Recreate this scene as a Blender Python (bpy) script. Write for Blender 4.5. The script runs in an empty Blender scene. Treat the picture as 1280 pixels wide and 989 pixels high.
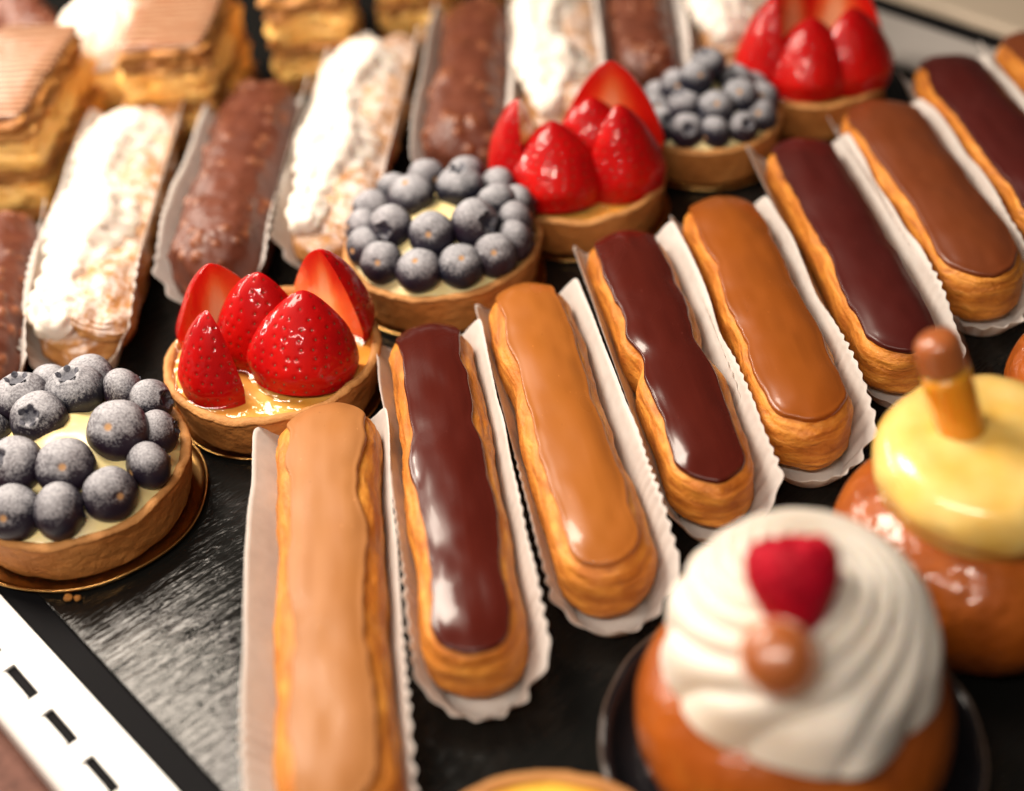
import bpy, bmesh, math, random
import numpy as np
from mathutils import Matrix, Vector, Euler

S = 0.01            # every builder works in centimetres; 1 cm = 0.01 m
PI = math.pi
scene = bpy.context.scene
col = scene.collection

# ------------------------------------------------------------------ camera
cam_d = bpy.data.cameras.new('camera')
cam = bpy.data.objects.new('camera', cam_d)
col.objects.link(cam)
cam_d.sensor_width = 36.0
cam_d.lens = 50.0
cam_d.clip_start = 0.01
cam_d.clip_end = 20.0
_p, _r = math.radians(41.0), math.radians(6.0)
_f = Vector((0, math.cos(_p), -math.sin(_p)))
_u = Vector((0, math.sin(_p), math.cos(_p)))
_x = Vector((1, 0, 0))
_rc = _x * math.cos(_r) - _u * math.sin(_r)
_uc = _x * math.sin(_r) + _u * math.cos(_r)
mw = Matrix((_rc, _uc, -_f)).transposed().to_4x4()
mw.translation = Vector((0.0, -39.243, 36.313)) * S
cam.matrix_world = mw
cam_d.dof.use_dof = True
cam_d.dof.focus_distance = 0.515
cam_d.dof.aperture_fstop = 3.3
scene.camera = cam

# ------------------------------------------------------------------ world + lamps
world = bpy.data.worlds.new('World')
scene.world = world
world.use_nodes = True
bg = world.node_tree.nodes['Background']
bg.inputs[0].default_value = (1.0, 0.86, 0.74, 1)
bg.inputs[1].default_value = 0.05

def area(name, loc, target, sx, sy, power, colour, spread=180):
    d = bpy.data.lights.new(name, 'AREA')
    d.shape = 'RECTANGLE'
    d.size, d.size_y = sx * S, sy * S
    d.energy = power
    d.color = colour
    d.spread = math.radians(spread)
    o = bpy.data.objects.new(name, d)
    col.objects.link(o)
    o.location = Vector(loc) * S
    dirv = (Vector(target) - Vector(loc)).normalized()
    o.rotation_euler = dirv.to_track_quat('-Z', 'Y').to_euler()
    return o

area('case_lamp', (-32, 24, 54), (-20, 14, 0), 24, 30, 7.0, (1.0, 0.87, 0.73))
area('end_strip', (-54, 42, 24), (0, 6, 2), 56, 2.5, 3.0, (1.0, 0.88, 0.75))
area('front_strip', (-24, -38, 56), (-14, 20, 2), 60, 2.0, 3.7, (1.0, 0.87, 0.74))

scene.view_settings.view_transform = 'Standard'
scene.view_settings.look = 'None'
scene.view_settings.gamma = 1.0
scene.view_settings.use_curve_mapping = False
scene.view_settings.exposure = 0.10
scene.cycles.use_denoising = True
scene.cycles.max_bounces = 8
scene.cycles.transparent_max_bounces = 12
scene.cycles.caustics_reflective = False
scene.cycles.caustics_refractive = False

# ------------------------------------------------------------------ numeric helpers
def _hash(ix, iy, iz, seed):
    n = (ix * 374761393 + iy * 668265263 + iz * 1440662683 + seed * 1274126177) & 0xFFFFFFFF
    n = ((n ^ (n >> 13)) * 1274126177) & 0xFFFFFFFF
    n = ((n ^ (n >> 15)) * 2246822519) & 0xFFFFFFFF
    return ((n ^ (n >> 16)) & 0xFFFF) / 65535.0

def vnoise(P, seed=0):
    P = np.asarray(P, float)
    I = np.floor(P).astype(np.int64)
    F = P - I
    F = F * F * (3 - 2 * F)
    r = 0
    for dx in (0, 1):
        wx = F[..., 0] if dx else 1 - F[..., 0]
        for dy in (0, 1):
            wy = F[..., 1] if dy else 1 - F[..., 1]
            for dz in (0, 1):
                wz = F[..., 2] if dz else 1 - F[..., 2]
                r = r + wx * wy * wz * _hash(I[..., 0] + dx, I[..., 1] + dy, I[..., 2] + dz, seed)
    return r * 2 - 1

def fbm(P, seed=0, octaves=3):
    P = np.asarray(P, float)
    a, s = 0.0, 1.0
    for k in range(octaves):
        a = a + s * vnoise(P * (2 ** k), seed + k * 17)
        s *= 0.5
    return a

def sstep(a, b, x):
    t = np.clip((x - a) / (b - a), 0, 1)
    return t * t * (3 - 2 * t)

def grid_faces(nr, nc, wrap=True, off=0, flip=False):
    f = []
    cc = nc if wrap else nc - 1
    for i in range(nr - 1):
        for j in range(cc):
            a = off + i * nc + j
            b = off + i * nc + (j + 1) % nc
            c = off + (i + 1) * nc + (j + 1) % nc
            d = off + (i + 1) * nc + j
            f.append((a, d, c, b) if flip else (a, b, c, d))
    return f

def make_mesh(name, V, F, mats, uv=None, attrs=None, matidx=None, smooth=True, weld=False):
    me = bpy.data.meshes.new(name)
    V = np.asarray(V, float).reshape(-1, 3)
    me.from_pydata((V * S).tolist(), [], F)
    if uv is not None:
        lay = me.uv_layers.new(name='UVMap')
        vi = np.empty(len(me.loops), dtype=np.int32)
        me.loops.foreach_get('vertex_index', vi)
        uv = np.asarray(uv, float).reshape(-1, 2)
        lay.data.foreach_set('uv', uv[vi].ravel())
    if attrs:
        for k, a in attrs.items():
            at = me.attributes.new(k, 'FLOAT', 'POINT')
            at.data.foreach_set('value', np.asarray(a, float).ravel())
    for m in (mats if isinstance(mats, (list, tuple)) else [mats]):
        me.materials.append(m)
    if matidx is not None:
        me.polygons.foreach_set('material_index', np.asarray(matidx, dtype=np.int32))
    me.polygons.foreach_set('use_smooth', [smooth] * len(me.polygons))
    bm = bmesh.new()
    bm.from_mesh(me)
    if weld:
        bmesh.ops.remove_doubles(bm, verts=bm.verts, dist=2e-6)
    bmesh.ops.recalc_face_normals(bm, faces=bm.faces)
    bm.to_mesh(me)
    bm.free()
    me.update()
    return me

def obj(name, me, parent=None, loc=None, rot=None, scale=None):
    o = bpy.data.objects.new(name, me)
    col.objects.link(o)
    if parent is not None:
        o.parent = parent
    if loc is not None:
        o.location = Vector(loc) * S
    if rot is not None:
        o.rotation_euler = rot
    if scale is not None:
        o.scale = scale if isinstance(scale, (tuple, list)) else (scale,) * 3
    return o

def tag(o, label, cat, group=None, kind=None):
    if label:
        o['label'] = label
    if cat:
        o['category'] = cat
    if group:
        o['group'] = group
    if kind:
        o['kind'] = kind
    return o

def thing(name, label, cat, loc=(0, 0, 0), rotz=0.0, group=None):
    o = bpy.data.objects.new(name, None)
    o.empty_display_size = 0.01
    col.objects.link(o)
    o.location = Vector(loc) * S
    o.rotation_euler = (0, 0, rotz)
    return tag(o, label, cat, group)

# ------------------------------------------------------------------ material helpers
class Mat:
    def __init__(s, name, base=(0.5, 0.5, 0.5), rough=0.5, **kw):
        s.m = bpy.data.materials.new(name)
        s.m.use_nodes = True
        s.nt = s.m.node_tree
        s.b = s.nt.nodes['Principled BSDF']
        s.out = s.nt.nodes['Material Output']
        s.set(**{'Base Color': (*base, 1), 'Roughness': rough})
        s.set(**kw)
    def set(s, **kw):
        for k, v in kw.items():
            k = k.replace('_', ' ')
            s.b.inputs[k].default_value = v
    def n(s, typ, **props):
        nd = s.nt.nodes.new(typ)
        for k, v in props.items():
            setattr(nd, k, v)
        return nd
    def l(s, a, b):
        s.nt.links.new(a, b)
    def coord(s, which='Object', scale=(1, 1, 1), rot=(0, 0, 0)):
        tc = s.n('ShaderNodeTexCoord')
        mp = s.n('ShaderNodeMapping')
        mp.inputs['Scale'].default_value = scale
        mp.inputs['Rotation'].default_value = rot
        s.l(tc.outputs[which], mp.inputs['Vector'])
        return mp.outputs[0]
    def noise(s, vec, scale=5, detail=3, rough=0.55, dist=0.0):
        nd = s.n('ShaderNodeTexNoise')
        s.l(vec, nd.inputs['Vector'])
        nd.inputs['Scale'].default_value = scale
        nd.inputs['Detail'].default_value = detail
        nd.inputs['Roughness'].default_value = rough
        nd.inputs['Distortion'].default_value = dist
        return nd.outputs['Fac']
    def ramp(s, fac, stops):
        r = s.n('ShaderNodeValToRGB')
        els = r.color_ramp.elements
        while len(els) < len(stops):
            els.new(0.5)
        for e, (p, c) in zip(els, stops):
            e.position = p
            e.color = (*c, 1) if len(c) == 3 else c
        s.l(fac, r.inputs[0])
        return r.outputs[0]
    def val(s, fac, a, b, lo=0.0, hi=1.0):
        r = s.n('ShaderNodeMapRange')
        r.inputs['From Min'].default_value = a
        r.inputs['From Max'].default_value = b
        r.inputs['To Min'].default_value = lo
        r.inputs['To Max'].default_value = hi
        s.l(fac, r.inputs['Value'])
        return r.outputs[0]
    def math(s, op, a, b=None):
        m = s.n('ShaderNodeMath', operation=op)
        for i, v in enumerate((a, b)):
            if v is None:
                continue
            if isinstance(v, (int, float)):
                m.inputs[i].default_value = v
            else:
                s.l(v, m.inputs[i])
        return m.outputs[0]
    def mix(s, fac, a, b):
        m = s.n('ShaderNodeMix', data_type='RGBA')
        for sock, v in ((m.inputs[0], fac), (m.inputs[6], a), (m.inputs[7], b)):
            if isinstance(v, (int, float)):
                sock.default_value = v
            elif isinstance(v, tuple):
                sock.default_value = (*v, 1)
            else:
                s.l(v, sock)
        return m.outputs[2]
    def attr(s, name):
        a = s.n('ShaderNodeAttribute', attribute_name=name)
        return a.outputs['Fac']
    def bump(s, h, strength=0.5, dist=0.001, prev=None, to=True):
        b = s.n('ShaderNodeBump')
        b.inputs['Strength'].default_value = strength
        b.inputs['Distance'].default_value = dist
        s.l(h, b.inputs['Height'])
        if prev is not None:
            s.l(prev, b.inputs['Normal'])
        if to:
            s.l(b.outputs[0], s.b.inputs['Normal'])
        return b.outputs[0]
    def color(s, c):
        s.l(c, s.b.inputs['Base Color'])
    def rough(s, r):
        s.l(r, s.b.inputs['Roughness'])

def randval(m):
    return m.n('ShaderNodeObjectInfo').outputs['Random']

# --- choux pastry (golden, streaked along its length)
def choux(name, tones, sugar=False):
    m = Mat(name, rough=0.5, Subsurface_Weight=0.0)
    uv = m.coord('Object', (0.45, 0.6, 2.6))
    n1 = m.noise(uv, 120, 5, 0.62, 0.5)
    uv2 = m.coord('Object', (1, 1, 1.5))
    n2 = m.noise(uv2, 75, 4, 0.6)
    uv3 = m.coord('Object', (1, 1, 1.4))
    n3 = m.noise(uv3, 620, 3, 0.6)
    c = m.ramp(n1, [(0.25, tones[0]), (0.45, tones[1]), (0.62, tones[2]), (0.8, tones[3])])
    c = m.mix(m.val(n2, 0.42, 0.72), c, tones[4])
    pores = m.val(n3, 0.66, 0.74)
    c = m.mix(m.math('MULTIPLY', pores, 0.55), c, tones[0])
    if sugar:
        geo = m.n('ShaderNodeNewGeometry')
        sx = m.n('ShaderNodeSeparateXYZ')
        m.l(geo.outputs['Normal'], sx.inputs[0])
        up = m.val(sx.outputs['Z'], -0.35, 0.75)
        oc = m.coord('Object', (1, 1, 1))
        sn = m.noise(oc, 130, 4, 0.65)
        sf = m.noise(oc, 620, 2, 0.6)
        k = m.math('ADD', m.math('MULTIPLY', up, 0.30), m.math('ADD', m.math('MULTIPLY', sn, 0.8), m.math('MULTIPLY', sf, 0.35)))
        mask = m.math('MULTIPLY', m.val(k, 0.76, 0.98), 0.88)
        c = m.mix(mask, c, (0.70, 0.62, 0.58))
    m.color(c)
    b1 = m.bump(n1, 0.75, 0.0016, to=False)
    b2 = m.bump(n3, 0.6, 0.0008, prev=b1)
    m.rough(m.val(n2, 0.3, 0.7, 0.40, 0.6))
    m.set(Specular_IOR_Level=0.35)
    return m.m

M = {}
M['choux'] = choux('choux_pastry', [(0.22, 0.056, 0.007), (0.54, 0.185, 0.024), (0.74, 0.310, 0.048), (0.80, 0.400, 0.085), (0.44, 0.125, 0.014)])
M['choux_sugar'] = choux('sugared_choux', [(0.20, 0.075, 0.02), (0.46, 0.21, 0.06), (0.55, 0.28, 0.09), (0.60, 0.34, 0.13), (0.40, 0.16, 0.04)], sugar=True)

def icing(name, col_a, col_b, rough, coat, streak=0.5, bumps=1.0, spec=0.5):
    m = Mat(name, rough=rough, Coat_Weight=coat, Coat_Roughness=0.06, Specular_IOR_Level=spec)
    uv = m.coord('Object', (0.10, 1.0, 0.6))
    n1 = m.noise(uv, 130, 2, 0.45, 0.2)
    oc = m.coord('Object', (0.5, 1, 1))
    n2 = m.noise(oc, 70, 1, 0.4)
    n3 = m.noise(oc, 900, 2, 0.5)
    c = m.mix(m.val(n1, 0.3, 0.7, 0, streak), col_a, col_b)
    speck = m.val(n3, 0.74, 0.78)
    pit = m.val(n3, 0.26, 0.22)
    c = m.mix(m.math('MULTIPLY', pit, 0.6), c, tuple(v * 0.45 for v in col_a))
    c = m.mix(m.math('MULTIPLY', speck, 0.6), c, tuple(min(1, v * 2.2 + 0.02) for v in col_b))
    m.color(c)
    b1 = m.bump(n1, 0.16 * bumps, 0.0010, to=False)
    b2 = m.bump(n2, 0.10 * bumps, 0.0014, prev=b1, to=False)
    b3 = m.bump(n3, 0.03, 0.0004, prev=b2)
    m.l(b2, m.b.inputs['Coat Normal'])
    m.rough(m.val(n2, 0.3, 0.7, rough * 0.8, rough * 1.25))
    return m.m

M['choc'] = icing('chocolate_icing', (0.062, 0.0075, 0.0045), (0.085, 0.012, 0.007), 0.24, 0.20, bumps=2.2, spec=0.3)
M['choc_matte'] = icing('set_chocolate_icing', (0.058, 0.0075, 0.006), (0.078, 0.012, 0.009), 0.38, 0.10, spec=0.25)
M['coffee'] = icing('coffee_icing', (0.33, 0.102, 0.016), (0.39, 0.132, 0.023), 0.32, 0.20, spec=0.35)
M['coffee_pale'] = icing('pale_coffee_icing', (0.35, 0.138, 0.038), (0.44, 0.200, 0.072), 0.50, 0.02, spec=0.30)
M['coffee_deep'] = icing('deep_coffee_icing', (0.25, 0.063, 0.0075), (0.31, 0.084, 0.011), 0.32, 0.22, spec=0.35)
M['milk'] = icing('milk_chocolate_icing', (0.150, 0.034, 0.009), (0.19, 0.048, 0.013), 0.36, 0.15)

def paper():
    m = Mat('waxed_paper', (0.84, 0.80, 0.77), 0.62, Specular_IOR_Level=0.3)
    oc = m.coord('Object')
    n = m.noise(oc, 160, 4, 0.6)
    f = m.noise(oc, 1500, 2, 0.6)
    m.color(m.ramp(n, [(0.3, (0.78, 0.745, 0.715)), (0.6, (0.88, 0.855, 0.83))]))
    m.bump(f, 0.15, 0.0002)
    tr = m.n('ShaderNodeBsdfTranslucent')
    tr.inputs[0].default_value = (0.88, 0.80, 0.72, 1)
    mx = m.n('ShaderNodeMixShader')
    mx.inputs[0].default_value = 0.42
    m.l(m.b.outputs[0], mx.inputs[1])
    m.l(tr.outputs[0], mx.inputs[2])
    m.l(mx.outputs[0], m.out.inputs[0])
    return m.m
M['paper'] = paper()

def shell():
    m = Mat('shortcrust', rough=0.62, Specular_IOR_Level=0.3)
    oc = m.coord('Object')
    n1 = m.noise(oc, 60, 4, 0.6)
    n2 = m.noise(oc, 420, 4, 0.7)
    n3 = m.noise(m.coord('Object', (1, 1, 1.3)), 260, 4, 0.7)
    c = m.ramp(n1, [(0.28, (0.36, 0.122, 0.026)), (0.5, (0.50, 0.192, 0.046)), (0.75, (0.58, 0.258, 0.074))])
    c = m.mix(m.math('MULTIPLY', m.val(n3, 0.60, 0.72), 0.5), c, (0.24, 0.070, 0.014))
    e = m.attr('edge')
    c = m.mix(m.math('MULTIPLY', e, 0.55), c, (0.52, 0.27, 0.095))
    m.color(c)
    b = m.bump(n2, 0.7, 0.0008, to=False)
    m.bump(n3, 0.7, 0.0014, prev=b)
    return m.m
M['shell'] = shell()

def custard(name, a, b, rough=0.35, coat=0.2):
    m = Mat(name, rough=rough, Coat_Weight=coat, Coat_Roughness=0.08, Subsurface_Weight=0.25, Subsurface_Scale=0.004)
    m.set(Subsurface_Radius=(1.0, 0.6, 0.3))
    oc = m.coord('Object')
    n = m.noise(oc, 70, 3, 0.5)
    m.color(m.mix(m.val(n, 0.3, 0.7), a, b))
    m.bump(n, 0.35, 0.0015)
    return m.m
M['pastry_cream'] = custard('pastry_cream', (0.84, 0.66, 0.27), (0.88, 0.76, 0.42), 0.42, 0.08)
M['custard'] = custard('glazed_custard', (0.80, 0.47, 0.13), (0.86, 0.60, 0.25))
M['mango'] = custard('yellow_glazed_cream', (0.88, 0.54, 0.11), (0.92, 0.68, 0.24), 0.25, 0.40)
M['layer_cream'] = custard('slice_cream', (0.90, 0.46, 0.095), (0.94, 0.60, 0.20), 0.5, 0.0)
M['lemon'] = custard('lemon_curd', (0.80, 0.42, 0.035), (0.85, 0.52, 0.07), 0.2, 0.5)
M['whip'] = custard('whipped_cream', (0.76, 0.69, 0.60), (0.80, 0.75, 0.68), 0.55, 0.0)

def thin_gloss(m, tint, rough, normal=None):
    """one clear sheet: see-through face-on, mirror-like at grazing angles (same from both sides)"""
    tr = m.n('ShaderNodeBsdfTransparent')
    tr.inputs[0].default_value = (*tint, 1)
    gl = m.n('ShaderNodeBsdfGlossy')
    gl.inputs['Roughness'].default_value = rough
    lw = m.n('ShaderNodeLayerWeight')
    lw.inputs['Blend'].default_value = 0.5
    if normal is not None:
        m.l(normal, gl.inputs['Normal'])
        m.l(normal, lw.inputs['Normal'])
    fac = m.math('ADD', m.math('MULTIPLY', m.math('POWER', lw.outputs['Facing'], 4.0), 0.7), 0.045)
    mx = m.n('ShaderNodeMixShader')
    m.l(fac, mx.inputs[0])
    m.l(tr.outputs[0], mx.inputs[1])
    m.l(gl.outputs[0], mx.inputs[2])
    m.l(mx.outputs[0], m.out.inputs[0])
    return m.m

def glaze():
    m = Mat('clear_glaze')
    oc = m.coord('Object')
    n = m.noise(oc, 170, 2, 0.5)
    bp = m.bump(n, 0.5, 0.0015, to=False)
    return thin_gloss(m, (0.99, 0.84, 0.60), 0.04, bp)
M['glaze'] = glaze()

def blueberry():
    m = Mat('blueberry_skin', rough=0.55, Specular_IOR_Level=0.35)
    oc = m.coord('Object')
    rnd = randval(m)
    base = m.mix(rnd, (0.007, 0.009, 0.020), (0.022, 0.007, 0.016))
    n0 = m.noise(oc, 90, 3, 0.55)
    base = m.mix(m.val(n0, 0.35, 0.7, 0, 0.6), base, (0.016, 0.019, 0.032))
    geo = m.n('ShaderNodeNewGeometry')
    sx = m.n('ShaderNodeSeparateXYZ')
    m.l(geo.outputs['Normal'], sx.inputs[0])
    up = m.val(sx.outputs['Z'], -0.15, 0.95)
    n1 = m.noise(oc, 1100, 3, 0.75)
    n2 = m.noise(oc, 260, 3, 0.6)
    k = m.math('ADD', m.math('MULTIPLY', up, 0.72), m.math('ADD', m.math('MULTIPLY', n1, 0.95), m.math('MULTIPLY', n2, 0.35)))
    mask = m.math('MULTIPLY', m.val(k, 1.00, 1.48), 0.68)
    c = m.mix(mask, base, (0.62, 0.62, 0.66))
    c = m.mix(m.attr('scar'), c, (0.45, 0.25, 0.11))
    c = m.mix(m.attr('pit'), c, (0.022, 0.026, 0.045))
    m.color(c)
    m.rough(m.val(mask, 0, 0.6, 0.38, 0.9))
    m.bump(n1, 0.35, 0.0003)
    return m.m
M['berry'] = blueberry()

def berry_crown():
    m = Mat('blueberry_crown', (0.035, 0.036, 0.055), 0.7)
    n = m.noise(m.coord('Object'), 500, 3, 0.6)
    m.color(m.ramp(n, [(0.35, (0.014, 0.015, 0.028)), (0.7, (0.13, 0.13, 0.16))]))
    return m.m
M['crown'] = berry_crown()

def strawberry():
    m = Mat('strawberry_skin', rough=0.5, Specular_IOR_Level=0.08, Coat_Weight=0.5, Coat_Roughness=0.03, Subsurface_Weight=0.12, Subsurface_Scale=0.004)
    m.set(Subsurface_Radius=(1.0, 0.15, 0.08))
    oc = m.coord('Object')
    n = m.noise(oc, 55, 2, 0.5)
    g = m.noise(oc, 240, 2, 0.5)
    c = m.ramp(n, [(0.3, (0.32, 0.0012, 0.0026)), (0.55, (0.46, 0.0026, 0.0022)), (0.8, (0.58, 0.006, 0.003))])
    c = m.mix(m.math('MULTIPLY', m.attr('dimple'), 0.6), c, (0.26, 0.004, 0.004))
    m.color(c)
    b = m.bump(g, 0.35, 0.0012, to=False)
    m.l(b, m.b.inputs['Coat Normal'])
    return m.m
M['straw'] = strawberry()

def straw_cut():
    m = Mat('strawberry_flesh', rough=0.3, Coat_Weight=1.0, Coat_Roughness=0.05, Subsurface_Weight=0.2, Subsurface_Scale=0.004)
    m.set(Subsurface_Radius=(1.0, 0.3, 0.15))
    core = m.attr('core')
    n = m.noise(m.coord('Object', (1, 1, 0.3)), 330, 3, 0.6)
    k = m.math('ADD', core, m.math('MULTIPLY', m.math('SUBTRACT', n, 0.5), 0.35))
    m.color(m.ramp(k, [(0.02, (0.66, 0.010, 0.006)), (0.25, (0.74, 0.05, 0.014)), (0.55, (0.82, 0.20, 0.06)), (0.85, (0.88, 0.46, 0.25))]))
    g = m.noise(m.coord('Object'), 240, 2, 0.5)
    b = m.bump(g, 0.3, 0.001, to=False)
    m.l(b, m.b.inputs['Coat Normal'])
    return m.m
M['straw_cut'] = straw_cut()
M['seed'] = Mat('strawberry_seed', (0.13, 0.055, 0.010), 0.5, Coat_Weight=0.3).m

def gold():
    m = Mat('gold_card', (0.72, 0.40, 0.13), 0.24, Metallic=1.0)
    n = m.noise(m.coord('Object'), 150, 2, 0.5)
    m.bump(n, 0.2, 0.0006)
    return m.m
M['gold'] = gold()

def nutty():
    m = Mat('nut_chocolate', rough=0.42, Specular_IOR_Level=0.4)
    oc = m.coord('Object')
    n = m.noise(oc, 80, 3, 0.55)
    c = m.ramp(n, [(0.3, (0.085, 0.022, 0.011)), (0.7, (0.135, 0.038, 0.019))])
    c = m.mix(m.math('MULTIPLY', m.attr('nut'), 0.55), c, (0.30, 0.105, 0.042))
    m.color(c)
    m.bump(m.noise(oc, 500, 3, 0.6), 0.25, 0.0006)
    return m.m
M['nutty'] = nutty()

def baba_skin():
    m = Mat('soaked_cake', rough=0.42, Specular_IOR_Level=0.25, Coat_Weight=0.8, Coat_Roughness=0.05)
    oc = m.coord('Object')
    n = m.noise(oc, 40, 4, 0.6)
    p = m.noise(oc, 210, 2, 0.5)
    m.color(m.ramp(n, [(0.3, (0.24, 0.048, 0.004)), (0.55, (0.38, 0.088, 0.008)), (0.8, (0.48, 0.13, 0.014))]))
    b = m.bump(p, 0.6, 0.0016)
    m.l(b, m.b.inputs['Coat Normal'])
    return m.m
M['baba'] = baba_skin()

def raspberry():
    m = Mat('raspberry_skin', rough=0.6, Specular_IOR_Level=0.15, Subsurface_Weight=0.15, Subsurface_Scale=0.003)
    n = m.noise(m.coord('Object'), 300, 2, 0.5)
    m.color(m.ramp(n, [(0.3, (0.30, 0.002, 0.012)), (0.7, (0.46, 0.004, 0.02))]))
    return m.m
M['raspberry'] = raspberry()

M['clear'] = thin_gloss(Mat('clear_plastic'), (0.98, 0.95, 0.90), 0.08)
M['rum'] = Mat('amber_syrup', (0.86, 0.36, 0.025), 0.25, Coat_Weight=0.2, Subsurface_Weight=0.8, Subsurface_Scale=0.004).m
M['bulb'] = Mat('milky_pipette_plastic', (0.36, 0.105, 0.028), 0.28, Coat_Weight=0.4, Subsurface_Weight=0.3, Subsurface_Scale=0.004).m
M['dish'] = Mat('black_plastic', (0.010, 0.010, 0.012), 0.16).m
M['dish_rim'] = Mat('dish_rim_plastic', (0.09, 0.06, 0.045), 0.3).m

def flaky():
    m = Mat('puff_pastry', rough=0.6)
    v = m.coord('Object', (0.35, 0.35, 3.5))
    n = m.noise(v, 120, 4, 0.65, 0.4)
    m.color(m.ramp(n, [(0.28, (0.20, 0.062, 0.011)), (0.48, (0.46, 0.185, 0.036)), (0.72, (0.72, 0.39, 0.11))]))
    m.bump(n, 0.9, 0.002)
    return m.m
M['flaky'] = flaky()

def slice_icing():
    m = Mat('feathered_icing', rough=0.35, Coat_Weight=0.2)
    v = m.coord('Object', (1, 1, 1))
    w = m.n('ShaderNodeTexWave', wave_type='BANDS', bands_direction='Y')
    m.l(v, w.inputs['Vector'])
    w.inputs['Scale'].default_value = 62
    w.inputs['Distortion'].default_value = 3.0
    w.inputs['Detail'].default_value = 1.0
    w.inputs['Detail Scale'].default_value = 1.2
    f = m.math('POWER', w.outputs['Fac'], 3.0)
    n = m.noise(v, 70, 3, 0.5)
    c = m.mix(f, (0.15, 0.042, 0.012), (0.58, 0.38, 0.24))
    m.color(m.mix(m.val(n, 0.45, 0.8, 0, 0.6), c, (0.24, 0.075, 0.025)))
    return m.m
M['slice_icing'] = slice_icing()

def mat_surface():
    m = Mat('embossed_black_mat', (0.007, 0.007, 0.0065), 0.13, Specular_IOR_Level=0.26)
    # streaks run across the tray, like charred wood grain
    v = m.coord('Object', (1.0, 0.16, 1.0), (0, 0, math.radians(-18)))
    n = m.noise(v, 560, 3, 0.55, 0.5)
    n2 = m.noise(v, 190, 2, 0.5, 0.3)
    m.bump(m.math('ADD', n, m.math('MULTIPLY', n2, 0.8)), 0.45, 0.0010)
    return m.m
M['mat'] = mat_surface()
M['tray_black'] = Mat('black_tray', (0.005, 0.005, 0.006), 0.7, Specular_IOR_Level=0.08).m

def enamel():
    m = Mat('white_enamel', (0.80, 0.79, 0.77), 0.32, Coat_Weight=0.2)
    n = m.noise(m.coord('Object'), 25, 3, 0.5)
    m.color(m.ramp(n, [(0.3, (0.77, 0.755, 0.73)), (0.7, (0.83, 0.82, 0.80))]))
    return m.m
M['enamel'] = enamel()

def granite():
    m = Mat('pink_granite', rough=0.65, Specular_IOR_Level=0.15)
    v = m.coord('Object')
    n = m.noise(v, 55, 4, 0.65)
    m.color(m.ramp(n, [(0.3, (0.08, 0.034, 0.025)), (0.5, (0.15, 0.066, 0.048)), (0.72, (0.20, 0.10, 0.078))]))
    return m.m
M['granite'] = granite()
M['ledge_shaded'] = Mat('dim_white_ledge', (0.40, 0.37, 0.345), 0.45).m  # white rail in dim light, with the dimness mixed into this grey
M['panel'] = Mat('beige_panel', (0.46, 0.38, 0.29), 0.5).m

# ------------------------------------------------------------------ solid builders
def lathe(profile, n=96, wob=None):
    """profile: list of (r, z); returns V grid, faces (open ends stay open unless r = 0)"""
    pr = np.array(profile, float)
    th = np.linspace(0, 2 * PI, n, endpoint=False)
    r = pr[:, 0][:, None] * np.ones(n)[None]
    z = pr[:, 1][:, None] * np.ones(n)[None]
    V = np.stack([r * np.cos(th), r * np.sin(th), z], -1)
    if wob is not None:
        V = wob(V)
    return V, grid_faces(len(pr), n, True)

def box_mesh(name, x0, x1, y0, y1, z0, z1, mat, bevel=0.05, seg=2):
    bm = bmesh.new()
    bmesh.ops.create_cube(bm, size=1)
    for v in bm.verts:
        v.co = Vector(((x0 + x1) / 2 + v.co.x * (x1 - x0), (y0 + y1) / 2 + v.co.y * (y1 - y0), (z0 + z1) / 2 + v.co.z * (z1 - z0))) * S
    if bevel:
        bmesh.ops.bevel(bm, geom=list(bm.edges), offset=bevel * S, segments=seg, affect='EDGES', profile=0.5)
    me = bpy.data.meshes.new(name)
    bm.to_mesh(me)
    bm.free()
    me.materials.append(mat)
    return me

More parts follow.
